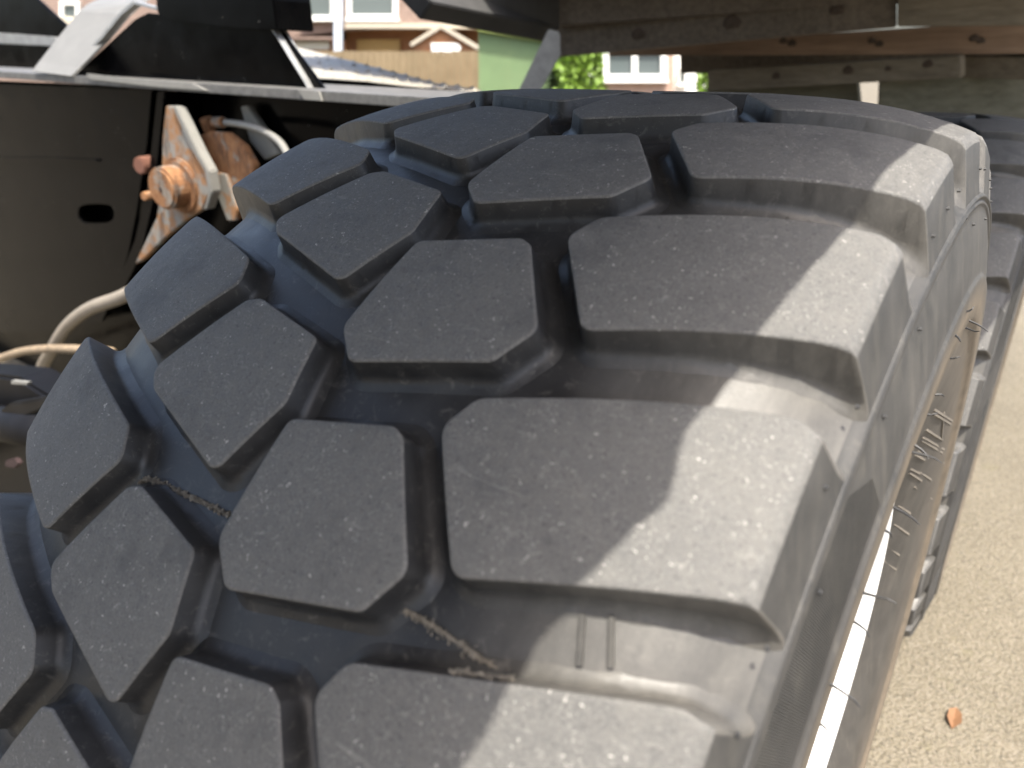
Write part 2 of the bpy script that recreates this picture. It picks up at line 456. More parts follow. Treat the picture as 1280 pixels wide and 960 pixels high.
# crusty mould flash seams with dried dirt
M_CRUD = simple('dried_dirt', (.22, .195, .155), .9, 0, .45, 300)
def flash(pxs, off, width, dens, rng):
    pts = [hit_tread(u, v, off) for u, v in pxs]; pts = [p for p in pts if p is not None]
    if len(pts) < 2: return
    path = spline(pts, 10); vs = []; fs = []
    for i in range(len(path) - 1):
        a, b = path[i], path[i + 1]; T = (b - a); L = T.length
        if L < 1e-6: continue
        T.normalize(); N = Vector((0, a.y, a.z)).normalized(); S = T.cross(N)
        for _ in range(max(2, int(L * dens))):
            p = a.lerp(b, rng.random()) + S * rng.gauss(0, width * .45)
            ang = rng.gauss(0, .5); q = (T * math.cos(ang) + S * math.sin(ang)) * rng.uniform(.0008, .0034)
            wd = S * rng.uniform(.0002, .0006); lift = N * rng.uniform(.0001, .0013)
            k = len(vs); vs += [p - wd, p + wd, p + q + lift + wd * .4, p + q + lift - wd * .4, p - N * .0012, p + q - N * .0008]
            fs += [(k, k + 1, k + 2, k + 3), (k, k + 3, k + 5, k + 4), (k + 1, k + 4, k + 5, k + 2)]
    o = link('mould_flash', mesh_from('mould_flash', vs, fs), M_CRUD, TY1); o['kind'] = 'stuff'
    o['label'] = 'pale dried dirt along a mould seam in the groove'
rg = random.Random(11)
flash([(478, 749), (520, 770), (560, 795), (600, 822), (638, 847)], .002, .0011, 4500, rg)
flash([(482, 752), (560, 797), (600, 824)], .002, .0040, 700, rg)
flash([(455, 765), (480, 748), (500, 735), (515, 722)], .008, .003, 1800, rg)
flash([(172, 603), (190, 600), (225, 615), (262, 632), (285, 644)], .002, .0012, 6000, rg)
flash([(610, 463), (640, 448), (665, 430)], .010, .0035, 2200, rg)
flash([(560, 838), (590, 842), (640, 848)], .019, .0012, 3000, rg)
# raised lettering low on the far side of the sidewall, too foreshortened to read
def side_x(r):
    for (x0, r0), (x1, r1) in zip(SIDE, SIDE[1:]):
        if r1 <= r <= r0: return x0 + (x1 - x0) * (r - r0) / (r1 - r0 - 1e-9)
    return -1
def hit_side(u, v):
    d = ray(u, v).normalized(); q = .5; last = None
    while q < 2.4:
        P = CW + d * q; r = math.hypot(P.y, P.z - RT)
        if .30 < r < .62:
            ins = P.x < side_x(r)
            if ins and last is False and P.y > -.1: return P - Vector((0, 0, RT))
            last = ins
        q += .0015
    return None
vs = []; fs = []
for u0, v0, u1, v1 in ((1168, 512, 1190, 526), (1166, 516, 1188, 530), (1158, 537, 1178, 550), (1153, 546, 1180, 562), (1152, 550, 1178, 566), (1147, 564, 1180, 579), (1144, 568, 1156, 575), (1138, 586, 1150, 592), (1137, 591, 1152, 601), (1143, 608, 1165, 624), (1123, 632, 1138, 642), (1180, 515, 1177, 550), (1150, 590, 1164, 600), (1118, 655, 1136, 668), (1106, 680, 1124, 694), (1104, 700, 1120, 712)):
    A, B = hit_side(u0, v0), hit_side(u1, v1)
    if A is None or B is None: continue
    N = Vector((1, 0, 0)); T = (B - A).normalized(); S = T.cross(N).normalized() * .0022; k = len(vs)
    for P in (A, B):
        vs += [P - N * .002 - S, P - N * .002 + S, P + N * .0008 + S * .7, P + N * .0008 - S * .7]
    fs += [(k, k + 1, k + 5, k + 4), (k + 1, k + 2, k + 6, k + 5), (k + 2, k + 3, k + 7, k + 6), (k + 3, k, k + 4, k + 7), (k, k + 3, k + 2, k + 1), (k + 4, k + 5, k + 6, k + 7)]
print('LETTER STROKES', len(vs) // 8)
if vs:
    o = link('raised_lettering', mesh_from('raised_lettering', vs, fs), simple('dusty_letter_rubber', (.115, .10, .08), .85), TY1); o['label'] = 'dusty raised lettering strokes on the lower sidewall'

# ------------------------------------------------------------------ wooden deck overhead (its edge throws the shadow)
def wood_mat(name, c1, c2, axis=1, rough=.8):
    m = NT(name)
    sc = [26, 26, 26]; sc[axis] = 1.6
    gv = m.scale(tuple(sc)); gr = m.ramp(m.noise(2.2, 6, .65, vec=gv, dist=.6), [(.3, 0), (.72, 1)])
    base = m.mix(gr, c1, c2)
    kn = m.ramp(m.vor(3.1), [(.03, 1), (.10, 0)])
    base = m.mix(m.math('MULTIPLY', kn, .75), base, tuple(x * .35 for x in c1))
    st = m.ramp(m.noise(2.5, 5, .7), [(.4, 0), (.75, 1)])
    base = m.mix(m.math('MULTIPLY', st, .45), base, tuple(x * .55 for x in c1))
    m.col(base); m.set(rough, 0, .25); m.bump(gr, .25, .004)
    return m.m
WD_DARK = wood_mat('weathered_dark_wood', (.11, .092, .075), (.21, .18, .145))
WD_GREY = wood_mat('weathered_grey_wood', (.15, .13, .10), (.27, .24, .19), 0)
WD_PINK = wood_mat('fresh_pink_wood', (.22, .15, .105), (.36, .26, .19), 0)
WD_GREEN = wood_mat('grey_green_wood', (.10, .10, .075), (.19, .185, .145), 0)
ZD = 1.74
deck = empty('wooden_deck', (-.05, .0, ZD)); dl = Vector((-.05, .0, ZD))
tag(deck, 'weathered wooden deck of long boards roofing over the tyres', 'deck')
SHX = SHY = 0.0
EDGE = [(-1.9, .452), (-.75, .4415), (-.6824, .4366), (-.6641, .4344), (-.6459, .4308), (-.6175, .4268), (-.605, .4275), (-.591, .4322), (-.579, .4338), (-.5648, .4364), (-.5511, .4407), (-.5394, .4365), (-.5296, .4322), (-.5177, .4268), (-.5075, .4258), (-.496, .4255), (-.46, .4235), (-.436, .4228), (-.3992, .4229), (-.3707, .4233), (-.339, .4237), (-.29, .418), (-.245, .4145), (-.2, .4165), (-.05, .416), (.2, .413), (.42, .43), (.62, .60), (1.3, .63), (3.9, .63)]  # past the near tyre the edge is widened to shade the second tyre
def fine_edge():
    out = []; rr = random.Random(2)
    for (y0, x0), (y1, x1) in zip(EDGE, EDGE[1:]):
        k = max(1, int((y1 - y0) / .012)); k = min(k, 60)
        for j in range(k): out.append((x0 + SHX + (x1 - x0) * j / k + rr.uniform(-.0008, .0008), y0 + SHY + (y1 - y0) * j / k))
    out.append((EDGE[-1][1] + SHX, EDGE[-1][0] + SHY)); return out
ep = fine_edge(); ye = ep[-1][1]; ys = ep[0][1]
slab('plank', [Vector((x, y, ZD)) - dl for x, y in ep] + [Vector((.225, ye, ZD)) - dl, Vector((.225, ys, ZD)) - dl], (0, 0, .05), WD_DARK, deck, 0)
xx = .22
while xx > -.45:
    wdt = random.uniform(.17, .2)
    slab('plank', [Vector(p) - dl for p in ((xx, -1.9, ZD), (xx, 1.30, ZD), (xx - wdt, 1.30, ZD), (xx - wdt, -1.9, ZD))], (0, 0, .05), WD_DARK, deck, .003)
    xx -= wdt + .006
yy = 1.31  # unseen cross planks, added to keep sun off the stacked boards
while yy < 3.8:
    wdt = random.uniform(.18, .21); xl = -2.3 + random.uniform(-.03, .03)
    slab('plank', [Vector(p) - dl for p in ((.22, yy, ZD), (.22, yy + wdt, ZD), (xl, yy + wdt, ZD), (xl, yy, ZD))], (0, 0, .05), WD_DARK, deck, .003)
    yy += wdt + .004
# stacked boards seen under the far end of the deck
def board(name, q, dl_, dr_, depth, mat, label, cat='board', grp=None, knots=()):
    """q: TL, TR, BR, BL picture corners; dl_/dr_: distance of the left and right end"""
    P = [atD(*q[0], dl_), atD(*q[1], dr_), atD(*q[2], dr_), atD(*q[3], dl_)]
    base = P[3].copy(); P = [p - base for p in P]
    n = (P[1] - P[0]).cross(P[3] - P[0]).normalized()
    if n.dot(VF) < 0: n = -n
    o = slab(name, P, n * depth, mat, None, .004); o.location = base
    for ku, kv, kr in knots:
        d = ray(ku, kv); c = CW + d * ((base - CW).dot(n) / d.dot(n)) - base
        e1 = (P[1] - P[0]).normalized(); e2 = n.cross(e1); vs = [c - n * .0025]; kk = 9
        for rr, hh in ((kr * .55, .0035), (kr, .0005)):
            for j in range(kk):
                a = 6.2832 * j / kk; vs.append(c + e1 * math.cos(a) * rr * 1.35 + e2 * math.sin(a) * rr * (1 + .2 * math.sin(3 * a)) - n * hh)
        fs = [(0, 1 + j, 1 + (j + 1) % kk) for j in range(kk)] + [(1 + j, 1 + kk + j, 1 + kk + (j + 1) % kk, 1 + (j + 1) % kk) for j in range(kk)]
        link('knot', mesh_from('knot', vs, fs), M_KNOT, o)
    return tag(o, label, cat, grp)
M_KNOT = simple('dark_knot', (.075, .055, .042), .8, 0, .4, 60)
G = 'boards stacked under the far end of the deck'
board('timber_beam', [(690, -30), (1300, -46), (1300, -10), (690, 32)], 3.0, 2.5, .12, WD_DARK, 'dark topmost beam at the very top of the picture', 'beam', G)
board('timber_beam', [(690, 29), (1121, -9), (1121, 33), (690, 71)], 3.1, 2.62, .10, WD_DARK, 'dark brown board with two knots above the far window', 'beam', G, [(798, 43, .02), (915, 28, .024), (1046, 12, .018)])
board('timber_beam', [(1121.6, -10), (1300, -18), (1300, 32), (1121.6, 33.5)], 2.6, 2.42, .10, WD_GREY, 'grey brown board butted to the dark one at top right', 'beam', G)
board('timber_beam', [(760, 60), (1300, 24), (1300, 67), (760, 70)], 3.6, 2.7, .10, WD_PINK, 'pinkish new timber running along below the dark boards', 'beam', G, [(979, 51, .012), (990, 54, .013), (1090, 51, .011), (1099, 55, .011), (1218, 48, .012), (1226, 51, .011)])
board('timber_beam', [(850, 62), (1310, 60), (1310, 84), (850, 92)], 3.8, 3.1, .05, WD_DARK, 'dark strip standing in for the shadow gap between pink timber and grey plank', 'beam', G)  # dark board stands in for what is only a shadow gap
board('timber_beam', [(884, 88), (1200, 69), (1200, 97), (884, 114)], 3.5, 2.8, .06, WD_GREY, 'grey plank with round knots just above the tyre top', 'beam', G, [(970, 95, .014), (1060, 88, .016), (1110, 86, .009), (1160, 80, .014)])
board('timber_beam', [(1200.8, 69), (1305, 72), (1305, 101), (1200.8, 97)], 2.95, 2.7, .06, WD_GREY, 'short split plank end next to the grey plank', 'beam', G)
board('timber_beam', [(1100, 96), (1310, 94), (1310, 175), (1096, 175)], 3.05, 2.85, .08, WD_GREEN, 'wide grey green board behind the second tyre', 'beam', G)
board('timber_beam', [(884, 106), (1070, 94), (1076, 150), (884, 160)], 3.6, 3.25, .06, WD_GREEN, 'greenish board low behind the far edge of the tyre', 'beam', G)
# black steel member at the left end of the deck
M_BLACK = NT('black_paint'); _f = M_BLACK.ramp(M_BLACK.noise(7, 5), [(.4, 0), (.75, 1)])
_c = M_BLACK.mix(_f, (.0014, .0014, .0016), (.0026, .0025, .0025))
_s = M_BLACK.ramp(M_BLACK.vor(60), [(.05, 1), (.12, 0)]); _p = M_BLACK.ramp(M_BLACK.noise(14, 2), [(.58, 0), (.66, 1)])
_c = M_BLACK.mix(M_BLACK.math('MULTIPLY', M_BLACK.math('MULTIPLY', _s, _p), .6), _c, (.25, .24, .21))
M_BLACK.col(_c); M_BLACK.set(M_BLACK.ramp(_f, [(0, .14), (1, .30)]), 0, .05); M_BLACK.bump(M_BLACK.noise(5, 2), .08, .02); M_BLACK = M_BLACK.m
board('steel_rail', [(500, -40), (700, -60), (700, 36), (540, 3)], 2.4, 2.9, .08, simple('dusty_dark_steel', (.030, .030, .029), .7), 'black steel rail curving down above the far houses', 'rail')
def pxpoly(pp, D): return [atD(u, v, D) for u, v in pp]
M_GALV = simple('galvanised_steel', (.30, .30, .29), .45, .55, .22, 30)
def solid_px(name, pp, D, depth, mat, label, cat, grp=None, bev=.004, parent=None):
    P = pxpoly(pp, D); b = P[0].copy()
    if parent is not None:
        o = slab(name, [p - parent.location for p in P], VF * depth, mat, parent, bev); return o
    o = slab(name, [p - b for p in P], VF * depth, mat, None, bev); o.location = b
    return tag(o, label, cat, grp)
solid_px('strut', [(686, 36), (700, 40), (701, 68), (676, 113), (668, 130), (640, 130), (652, 106)], 2.8, .05, M_GALV, 'slanting grey steel strut beside the green shed', 'strut')

# ------------------------------------------------------------------ chassis on the left
YB = .55
M_CHIP = simple('chipped_grey_paint', (.10, .098, .092), .55, .2, .4, 40)
M_RUST = NT('rust'); _f = M_RUST.ramp(M_RUST.noise(38, 6, .7), [(.3, 0), (.7, 1)])
_c = M_RUST.mix(_f, (.15, .066, .030), (.25, .135, .066)); _p = M_RUST.ramp(M_RUST.noise(22, 4), [(.55, 0), (.63, 1)])
_c = M_RUST.mix(_p, _c, (.19, .165, .135)); _c = M_RUST.mix(M_RUST.math('MULTIPLY', M_RUST.ramp(M_RUST.noise(30, 5, .7, vec=M_RUST.scale((1, 1, .3))), [(.5, 0), (.62, 1)]), .7), _c, (.055, .030, .020)); M_RUST.col(_c); M_RUST.set(.85, 0, .2); M_RUST.bump(M_RUST.noise(120, 4), .4, .003); M_RUST = M_RUST.m
M_RUSTY = NT('rust_streaked_grey'); _f = M_RUSTY.ramp(M_RUSTY.noise(16, 5, .65), [(.45, 0), (.56, 1)])
_c = M_RUSTY.mix(_f, (.19, .185, .165), (.23, .12, .055)); _c = M_RUSTY.mix(M_RUSTY.math('MULTIPLY', M_RUSTY.ramp(M_RUSTY.noise(26, 5, .7, vec=M_RUSTY.scale((1, 1, .3))), [(.52, 0), (.66, 1)]), .7), _c, (.06, .045, .035)); M_RUSTY.col(_c); M_RUSTY.set(.7, 0, .3); M_RUSTY.bump(M_RUSTY.noise(90, 4), .3, .003); M_RUSTY = M_RUSTY.m
M_PALE = simple('pale_grey_green_paint', (.17, .167, .15), .55, 0, .12, 25)
ch = empty('chassis_beam', (-1.6, YB, 0)); cl = Vector((-1.6, YB, 0))
tag(ch, 'black painted steel chassis beam behind the tyre with gusset on top', 'chassis')
def part(name, pp, Y, depth, mat, parent=ch, bev=.003, holes=(), loc=None):
    o0 = parent.location
    return slab(name, [atY(u, v, Y) - o0 for u, v in pp], (0, depth, 0), mat, parent, bev,
                [[atY(u, v, Y) - o0 for u, v in h] for h in holes])
part('web', [(-120, 96), (640, 128), (640, 420), (-60, 640)], YB + .10, .014, M_BLACK)
slot = [(120 + 22 * (1 if math.cos(a) > 0 else -1) * abs(math.cos(a)) ** .55, 267 + 12 * (1 if math.sin(a) > 0 else -1) * abs(math.sin(a)) ** .8) for a in [2 * math.pi * k / 20 for k in range(20)]]
part('side_plate', [(-120, 100), (190, 113), (184, 180), (172, 260), (160, 320), (150, 350), (128, 402), (60, 414), (-120, 420)], YB, .012, M_BLACK, holes=[slot])
part('stiffener', [(196, 114), (206, 114), (192, 250), (176, 320), (150, 372), (140, 368), (168, 300), (184, 230)], YB - .03, .11, M_BLACK)
# flange: plate lying on the web
def flange(name, a, b, y0, y1, th, mat, parent=ch):
    A = atY(*a, y0); B = atY(*b, y0)
    q = [A, B, B + Vector((0, y1 - y0, 0)), A + Vector((0, y1 - y0, 0))]
    return slab(name, [p - parent.location for p in q], (0, 0, -th), mat, parent, .002)
flange('top_flange', (-120, 82), (614, 127), YB - .05, YB + .24, .022, M_CHIP)
# rail ledge seen lower on the plate
part('rib', [(-120, 196), (70, 197), (118, 199), (122, 202), (-120, 202)], YB - .012, .013, M_BLACK)
gp = part('gusset_plate', [(92, 94), (168, 24), (184, 16), (344, 30), (412, 122), (300, 113), (180, 103)], YB + .05, .014, M_BLACK)
part('upper_block', [(190, -60), (330, -60), (341, 0), (346, 38), (300, 36), (214, 26), (196, 16)], YB + .02, .12, M_BLACK)
# sloping galvanised flange of the gusset, folded over its left edge
def strip(name, edge, yn, yf, th, mat, parent=ch):
    vs = []; fs = []
    pts = [atY(u, v, yf) for u, v in edge]
    n = len(pts)
    for p in pts:
        vs += [p, Vector((p.x, yn, p.z)), Vector((p.x - th * .6, yn, p.z + th)), Vector((p.x - th * .6, yf, p.z + th))]
    vs = [v - parent.location for v in vs]
    for i in range(n - 1):
        for k in range(4): fs.append((i * 4 + k, i * 4 + (k + 1) % 4, i * 4 + 4 + (k + 1) % 4, i * 4 + 4 + k))
    fs += [(0, 1, 2, 3), tuple((n - 1) * 4 + k for k in (3, 2, 1, 0))]
    bm = bmesh.new(); bm.from_mesh(mesh_from('t', vs, fs)); return link(name, bm_mesh(name, bm), mat, parent)
def leaning(name, rows, th, mat, parent=ch):
    """rows: (left px, right px, Y) from bottom to top, a bent plate leaning back"""
    vs = []; fs = []
    for a, b, Y in rows:
        A, B = atY(*a, Y), atY(*b, Y); vs += [A, B, B + Vector((0, th, -th * .4)), A + Vector((0, th, -th * .4))]
    vs = [v - parent.location for v in vs]; n = len(rows)
    for i in range(n - 1):
        for k in range(4): fs.append((i * 4 + k, i * 4 + (k + 1) % 4, i * 4 + 4 + (k + 1) % 4, i * 4 + 4 + k))
    fs += [(0, 1, 2, 3), tuple((n - 1) * 4 + k for k in (3, 2, 1, 0))]
    bm = bmesh.new(); bm.from_mesh(mesh_from('t', vs, fs)); return link(name, bm_mesh(name, bm), mat, parent)
M_FLG = simple('bright_galvanised', (.135, .133, .122), .55, .1, .1, 14)
leaning('folded_flange', [((40, 89), (89, 95), YB - .06), ((48, 78), (100, 84), YB - .03), ((74, 45), (134, 49), YB + .05), ((99, 14), (160, 18), YB + .12), ((108, 6), (176, 4), YB + .17), ((118, 1), (186, -4), YB + .24), ((135, -6), (200, -12), YB + .34)], .008, M_FLG)
strip('flange_return', [(91, 96), (101, 85), (136, 50), (162, 19), (178, 6), (190, 9), (204, 13), (222, 11), (236, 2), (244, -10)], YB + .03, YB + .055, .008, M_GALV)
strip('edge_flange', [(344, 28), (350, 30), (362, 44), (380, 74), (398, 103), (408, 122)], YB + .03, YB + .075, .007, M_GALV)
part('weld_patch', [(108, 92), (150, 97), (240, 104), (258, 113), (200, 109), (112, 99)], YB - .056, .006, M_PALE, bev=0)
part('weld_patch', [(372, 112), (398, 114), (402, 126), (380, 124)], YB - .058, .006, M_PALE, bev=0)
# second rail far left
part('rear_rail', [(-100, 34), (66, 46), (80, 52), (72, 58), (-100, 50)], YB + .5, .05, M_GALV)
part('rear_plate', [(-100, -60), (36, -10), (88, 38), (82, 60), (60, 95), (-100, 92)], YB + .52, .02, M_BLACK)

# rusty hanger with its pin
hg = empty('pivot_bracket', atY(210, 232, YB - .09)); hl = hg.location.copy()
tag(hg, 'rust streaked grey pivot bracket with a round rusty pin', 'bracket')
part('plate', [(207, 132), (220, 134), (246, 190), (258, 214), (262, 240), (252, 262), (236, 272), (206, 297), (178, 325), (168, 330), (196, 270), (202, 215), (203, 170)], YB - .06, .02, M_RUSTY, hg)
part('edge_plate', [(214, 132), (221, 134), (248, 190), (261, 214), (265, 240), (258, 262), (254, 262), (260, 240), (255, 214), (241, 190)], YB - .068, .03, M_PALE, hg)
part('rear_plate', [(240, 172), (262, 164), (284, 166), (304, 182), (318, 206), (316, 226), (296, 250), (300, 262), (296, 275), (282, 272), (270, 240), (252, 200)], YB + .0, .02, M_RUST, hg)
part('tongue', [(268, 215), (282, 218), (296, 262), (294, 276), (284, 276), (272, 246)], YB - .01, .012, M_RUSTY, hg)
def cyl(name, c, ax, r, h, mat, parent, seg=28, rz=1.0):
    bm = bmesh.new(); bmesh.ops.create_cone(bm, cap_ends=True, segments=seg, radius1=r, radius2=r, depth=h)
    es = [e for e in bm.edges if e.calc_face_angle(0) > .7]
    bmesh.ops.bevel(bm, geom=es, offset=min(h, r) * .12, segments=2, affect='EDGES')
    bmesh.ops.scale(bm, vec=(1, rz, 1), verts=bm.verts[:])
    q = Vector(ax).to_track_quat('Z', 'Y'); bmesh.ops.rotate(bm, matrix=q.to_matrix(), verts=bm.verts[:])
    bmesh.ops.translate(bm, vec=Vector(c) - parent.location, verts=bm.verts[:])
    o = link(name, bm_mesh(name, bm), mat, parent)
    return o
PA = Vector((.10, -.99, -.03))
c0 = atY(212, 234, YB - .10)
cyl('boss', c0 + Vector((.0, .05, 0)), PA, .080, .05, M_RUST, hg)
cyl('pin', c0, PA, .060, .06, M_RUST, hg)
c1 = atY(206, 228, YB - .14); cyl('dimple', c0 + PA * .0305, PA, .006, .003, simple('dark_hole', (.03, .02, .015), .8), hg, 10)
cyl('bolt', atY(188, 244, YB - .10), (.2, -1, 0), .014, .05, M_RUST, hg, 6)
cyl('bolt', atY(182, 206, YB - .03), (.2, -1, 0), .028, .05, simple('dark_rust', (.12, .05, .03), .85), hg, 8)
part('far_plate', [(300, 133), (309, 132), (328, 160), (350, 192), (330, 200), (312, 176)], YB + .06, .02, M_PALE, hg)
# air hose with brass fitting
ah = empty('air_hose', atY(266, 154, YB + .02)); al = ah.location.copy()
tag(ah, 'thin grey air hose with rusty elbow fitting above the bracket', 'hose')
cyl('fitting', atY(260, 155, YB + .02), (0, -.3, 1), .022, .036, M_RUST, ah, 6)
cyl('fitting', atY(274, 153, YB + .02), (1, 0, .05), .016, .05, M_RUST, ah, 6)
link('tube', tube_mesh('tube', [p - al for p in spline([atY(282, 153, YB + .02), atY(305, 156, YB), atY(330, 164, YB - .02), atY(350, 178, YB - .05), atY(362, 198, YB - .08)], 6)], .0095, 10), M_PALE, ah, True)
# two bent pipes
M_PIPE = simple('dusty_beige_pipe', (.20, .172, .135), .5, 0, .15, 25)
M_TAPE = simple('orange_beige_hose', (.20, .15, .095), .6, 0, .5, 55)
p1 = spline([atY(190, 352, YB - .12), atY(150, 372, YB - .12), atY(112, 386, YB - .12), atY(84, 408, YB - .12), atY(66, 436, YB - .12), atY(52, 462, YB - .11), atY(54, 486, YB - .08)], 8)
o = link('bent_pipe', tube_mesh('bent_pipe', [p - p1[0] for p in p1], .0235, 16), M_PIPE, None, True); o.location = p1[0]
tag(o, 'thick pale beige pipe curving down from behind the tyre', 'pipe')
p2 = spline([atY(-60, 470, YB - .2), atY(-10, 452, YB - .2), atY(25, 440, YB - .2), atY(60, 436, YB - .2), atY(105, 437, YB - .2), atY(140, 440, YB - .2)], 8)
o = link('bent_pipe', tube_mesh('bent_pipe', [p - p2[0] for p in p2], .016, 14), M_TAPE, None, True); o.location = p2[0]
tag(o, 'thinner orange stained hose crossing in front of the pale pipe', 'hose')
# dark axle gear below
M_DARK = simple('oily_black_steel', (.005, .005, .006), .5, 0, .4, 12, .12)
ax = empty('axle_housing', atY(40, 560, 0)); tag(ax, 'dark oily axle housing low behind the left edge of the tyre', 'axle')
part('housing', [(-60, 462), (20, 472), (62, 498), (105, 505), (140, 560), (120, 640), (40, 720), (-40, 720)], -.02, .10, M_DARK, ax, .01)
link('shaft', tube_mesh('shaft', [atY(-70, 520, -.08) - ax.location, atY(120, 545, -.08) - ax.location], .05, 18), M_DARK, ax, True)
part('link_arm', [(-60, 560), (10, 505), (60, 496), (66, 506), (20, 526), (-60, 590)], -.10, .03, M_DARK, ax, .005)
part('red_clip', [(6, 576), (18, 573), (24, 580), (18, 586), (6, 584)], -.13, .012, simple('red_plastic', (.02, .006, .006), .7), ax, .003)
part('worn_edge', [(14, 476), (34, 478), (34, 481), (14, 480)], -.115, .01, M_PALE, ax, 0)

# ------------------------------------------------------------------ checker plate mudguard behind the gusset
M_ALU = simple('aluminium_plate', (.30, .28, .235), .5, .15, .1, 30)
mg = empty('mudguard', atY(470, 110, 1.35)); tag(mg, 'pale aluminium checker plate mudguard with dark side strip', 'mudguard')
def mg_part(): 
    top = [(366, 58), (400, 66), (450, 79), (500, 92), (545, 104), (600, 112)]
    vs = []; fs = []; n = len(top)
    near = [(376, 96), (410, 98), (455, 101), (505, 107), (550, 112), (604, 115)]
    A = [atY(u, v, 1.75) for u, v in top]; B = [atY(u, v, 1.25) for u, v in near]
    for a, b in zip(A, B): vs += [a, b, b - Vector((0, 0, .006)), a - Vector((0, 0, .006))]
    for i in range(n - 1):
        for k in range(4): fs.append((i * 4 + k, i * 4 + (k + 1) % 4, i * 4 + 4 + (k + 1) % 4, i * 4 + 4 + k))
    link('plate', mesh_from('plate', [v - mg.location for v in vs], fs), M_ALU, mg)
    # raised lozenges of the checker pattern
    vs = []; fs = []
    def S(s, t):
        i = min(int(s * (n - 1)), n - 2); f = s * (n - 1) - i
        return (A[i].lerp(A[i + 1], f)).lerp(B[i].lerp(B[i + 1], f), t)
    NU, NV = 15, 5
    for i in range(NU):
        for j in range(NV):
            s = (i + .5) / NU; t = (j + .5) / NV; d = 1 if (i + j) % 2 else -1
            c = S(s, t); e = (S(min(1, s + .022), min(1, max(0, t + .075 * d))) - c); sd = e.cross(Vector((0, 0, 1))).normalized() * .013
            k = len(vs); up = Vector((0, 0, .011))
            vs += [c - e, c - sd, c + e, c + sd, c + up]
            fs += [(k, k + 1, k + 4), (k + 1, k + 2, k + 4), (k + 2, k + 3, k + 4), (k + 3, k, k + 4)]
    o = link('lozenges', mesh_from('lozenges', [v - mg.location for v in vs], fs), M_ALU, mg); o['kind'] = 'stuff'
    slab('side_strip', [atY(u, v, 1.24) - mg.location for u, v in [(372, 97), (410, 99), (455, 102), (505, 108), (606, 116), (630, 150), (380, 150)]], (0, .02, 0), M_BLACK, mg, .003)
mg_part()

# ------------------------------------------------------------------ houses and garden behind
def brick_mat(name, c1, c2, mortar, scale=1.0):
    m = NT(name); tc = m.n('ShaderNodeTexCoord').outputs['Object']
    b = m.n('ShaderNodeTexBrick'); b.inputs['Scale'].default_value = 4.5 * scale
    b.inputs['Color1'].default_value = (*c1, 1); b.inputs['Color2'].default_value = (*c2, 1); b.inputs['Mortar'].default_value = (*mortar, 1)
    b.inputs['Mortar Size'].default_value = .012
    mp = m.n('ShaderNodeCombineXYZ'); sp = m.n('ShaderNodeSeparateXYZ'); m.l(tc, sp.inputs[0])
    m.l(m.math('ADD', sp.outputs[0], sp.outputs[1]), mp.inputs[0]); m.l(sp.outputs[2], mp.inputs[1]); m.l(mp.outputs[0], b.inputs[0])
    m.col(m.mix(.3, b.outputs[0], m.mix(m.noise(3, 4), c1, c2))); m.set(.85, 0, .2)
    return m.m
BR_OR = brick_mat('orange_brick', (.28, .13, .062), (.36, .17, .08), (.32, .25, .18))
BR_PK = brick_mat('pinkish_brick', (.33, .22, .17), (.40, .27, .21), (.42, .36, .30))
TILE = brick_mat('brown_roof_tile', (.20, .145, .12), (.27, .20, .165), (.13, .10, .085), 1.0)
WHITE = simple('white_frame', (.78, .78, .74), .5, 0, .05)
CREAM = simple('cream_trim', (.42, .37, .29), .6, 0, .08)
YEL = simple('yellow_door', (.44, .28, .09), .5, 0, .1)
GLASS = NT('window_glass'); GLASS.col((.10, .12, .12)); GLASS.set(.06, 0, .6); GLASS = GLASS.m
def rect(u0, v0, u1, v1): return [(u0, v0), (u1, v0), (u1, v1), (u0, v1)]
def window(parent, u0, v0, u1, v1, D, mull=1, fw=4):
    f = empty('window', (0, 0, 0)); f.parent = parent
    b = parent.location
    def pc(name, pp, d0, dep, mat): return slab(name, [p - b for p in pxpoly(pp, d0)], VF * dep, mat, f, .004)
    pc('frame', rect(u0, v0, u1, v0 + fw), D - .10, .12, WHITE); pc('frame', rect(u0, v1 - fw, u1, v1), D - .10, .12, WHITE)
    pc('frame', rect(u0, v0 + fw, u0 + fw, v1 - fw), D - .10, .12, WHITE); pc('frame', rect(u1 - fw, v0 + fw, u1, v1 - fw), D - .10, .12, WHITE)
    w = (u1 - u0 - 2 * fw) / (mull + 1)
    for i in range(mull + 1):
        a = u0 + fw + i * w
        pc('pane', rect(a, v0 + fw, a + w, v1 - fw), D - .045, .02, GLASS)
        if i < mull: pc('frame', rect(a + w - fw * .45, v0 + fw, a + w + fw * .45, v1 - fw), D - .10, .12, WHITE)
    pc('sill', rect(u0 - 2, v1, u1 + 2, v1 + 2.5), D - .16, .2, WHITE)
def house(label, u0, D): 
    h = empty('house', atD(u0, 200, D)); h.location.z = 0; tag(h, label, 'house', 'houses behind the truck'); return h
def hp(h, name, pp, D, dep, mat, bev=.01): return slab(name, [p - h.location for p in pxpoly(pp, D)], VF * dep, mat, h, bev)
D1 = 16.0
h1 = house('brown tiled house with white upper windows and orange brick below', 430, D1)
hp(h1, 'upper_wall', [(330, -150), (640, -150), (640, 34), (470, 34), (330, 50)], D1, 5, TILE)
hp(h1, 'lower_wall', rect(336, 50, 432, 160), D1 + .25, 4.5, BR_OR)
hp(h1, 'recess_wall', rect(432, 34.5, 640, 160), D1 + .6, 4, BR_OR)
hp(h1, 'fascia', rect(431, 29, 640, 36), D1 - .25, .3, CREAM)
hp(h1, 'fascia', rect(340, 46, 416, 50), D1 - .2, .3, TILE)
hp(h1, 'lintel', rect(368, 52, 411, 62), D1 + .12, .14, WHITE)
hp(h1, 'garage_door', rect(446, 49, 500, 90), D1 + .5, .12, YEL)
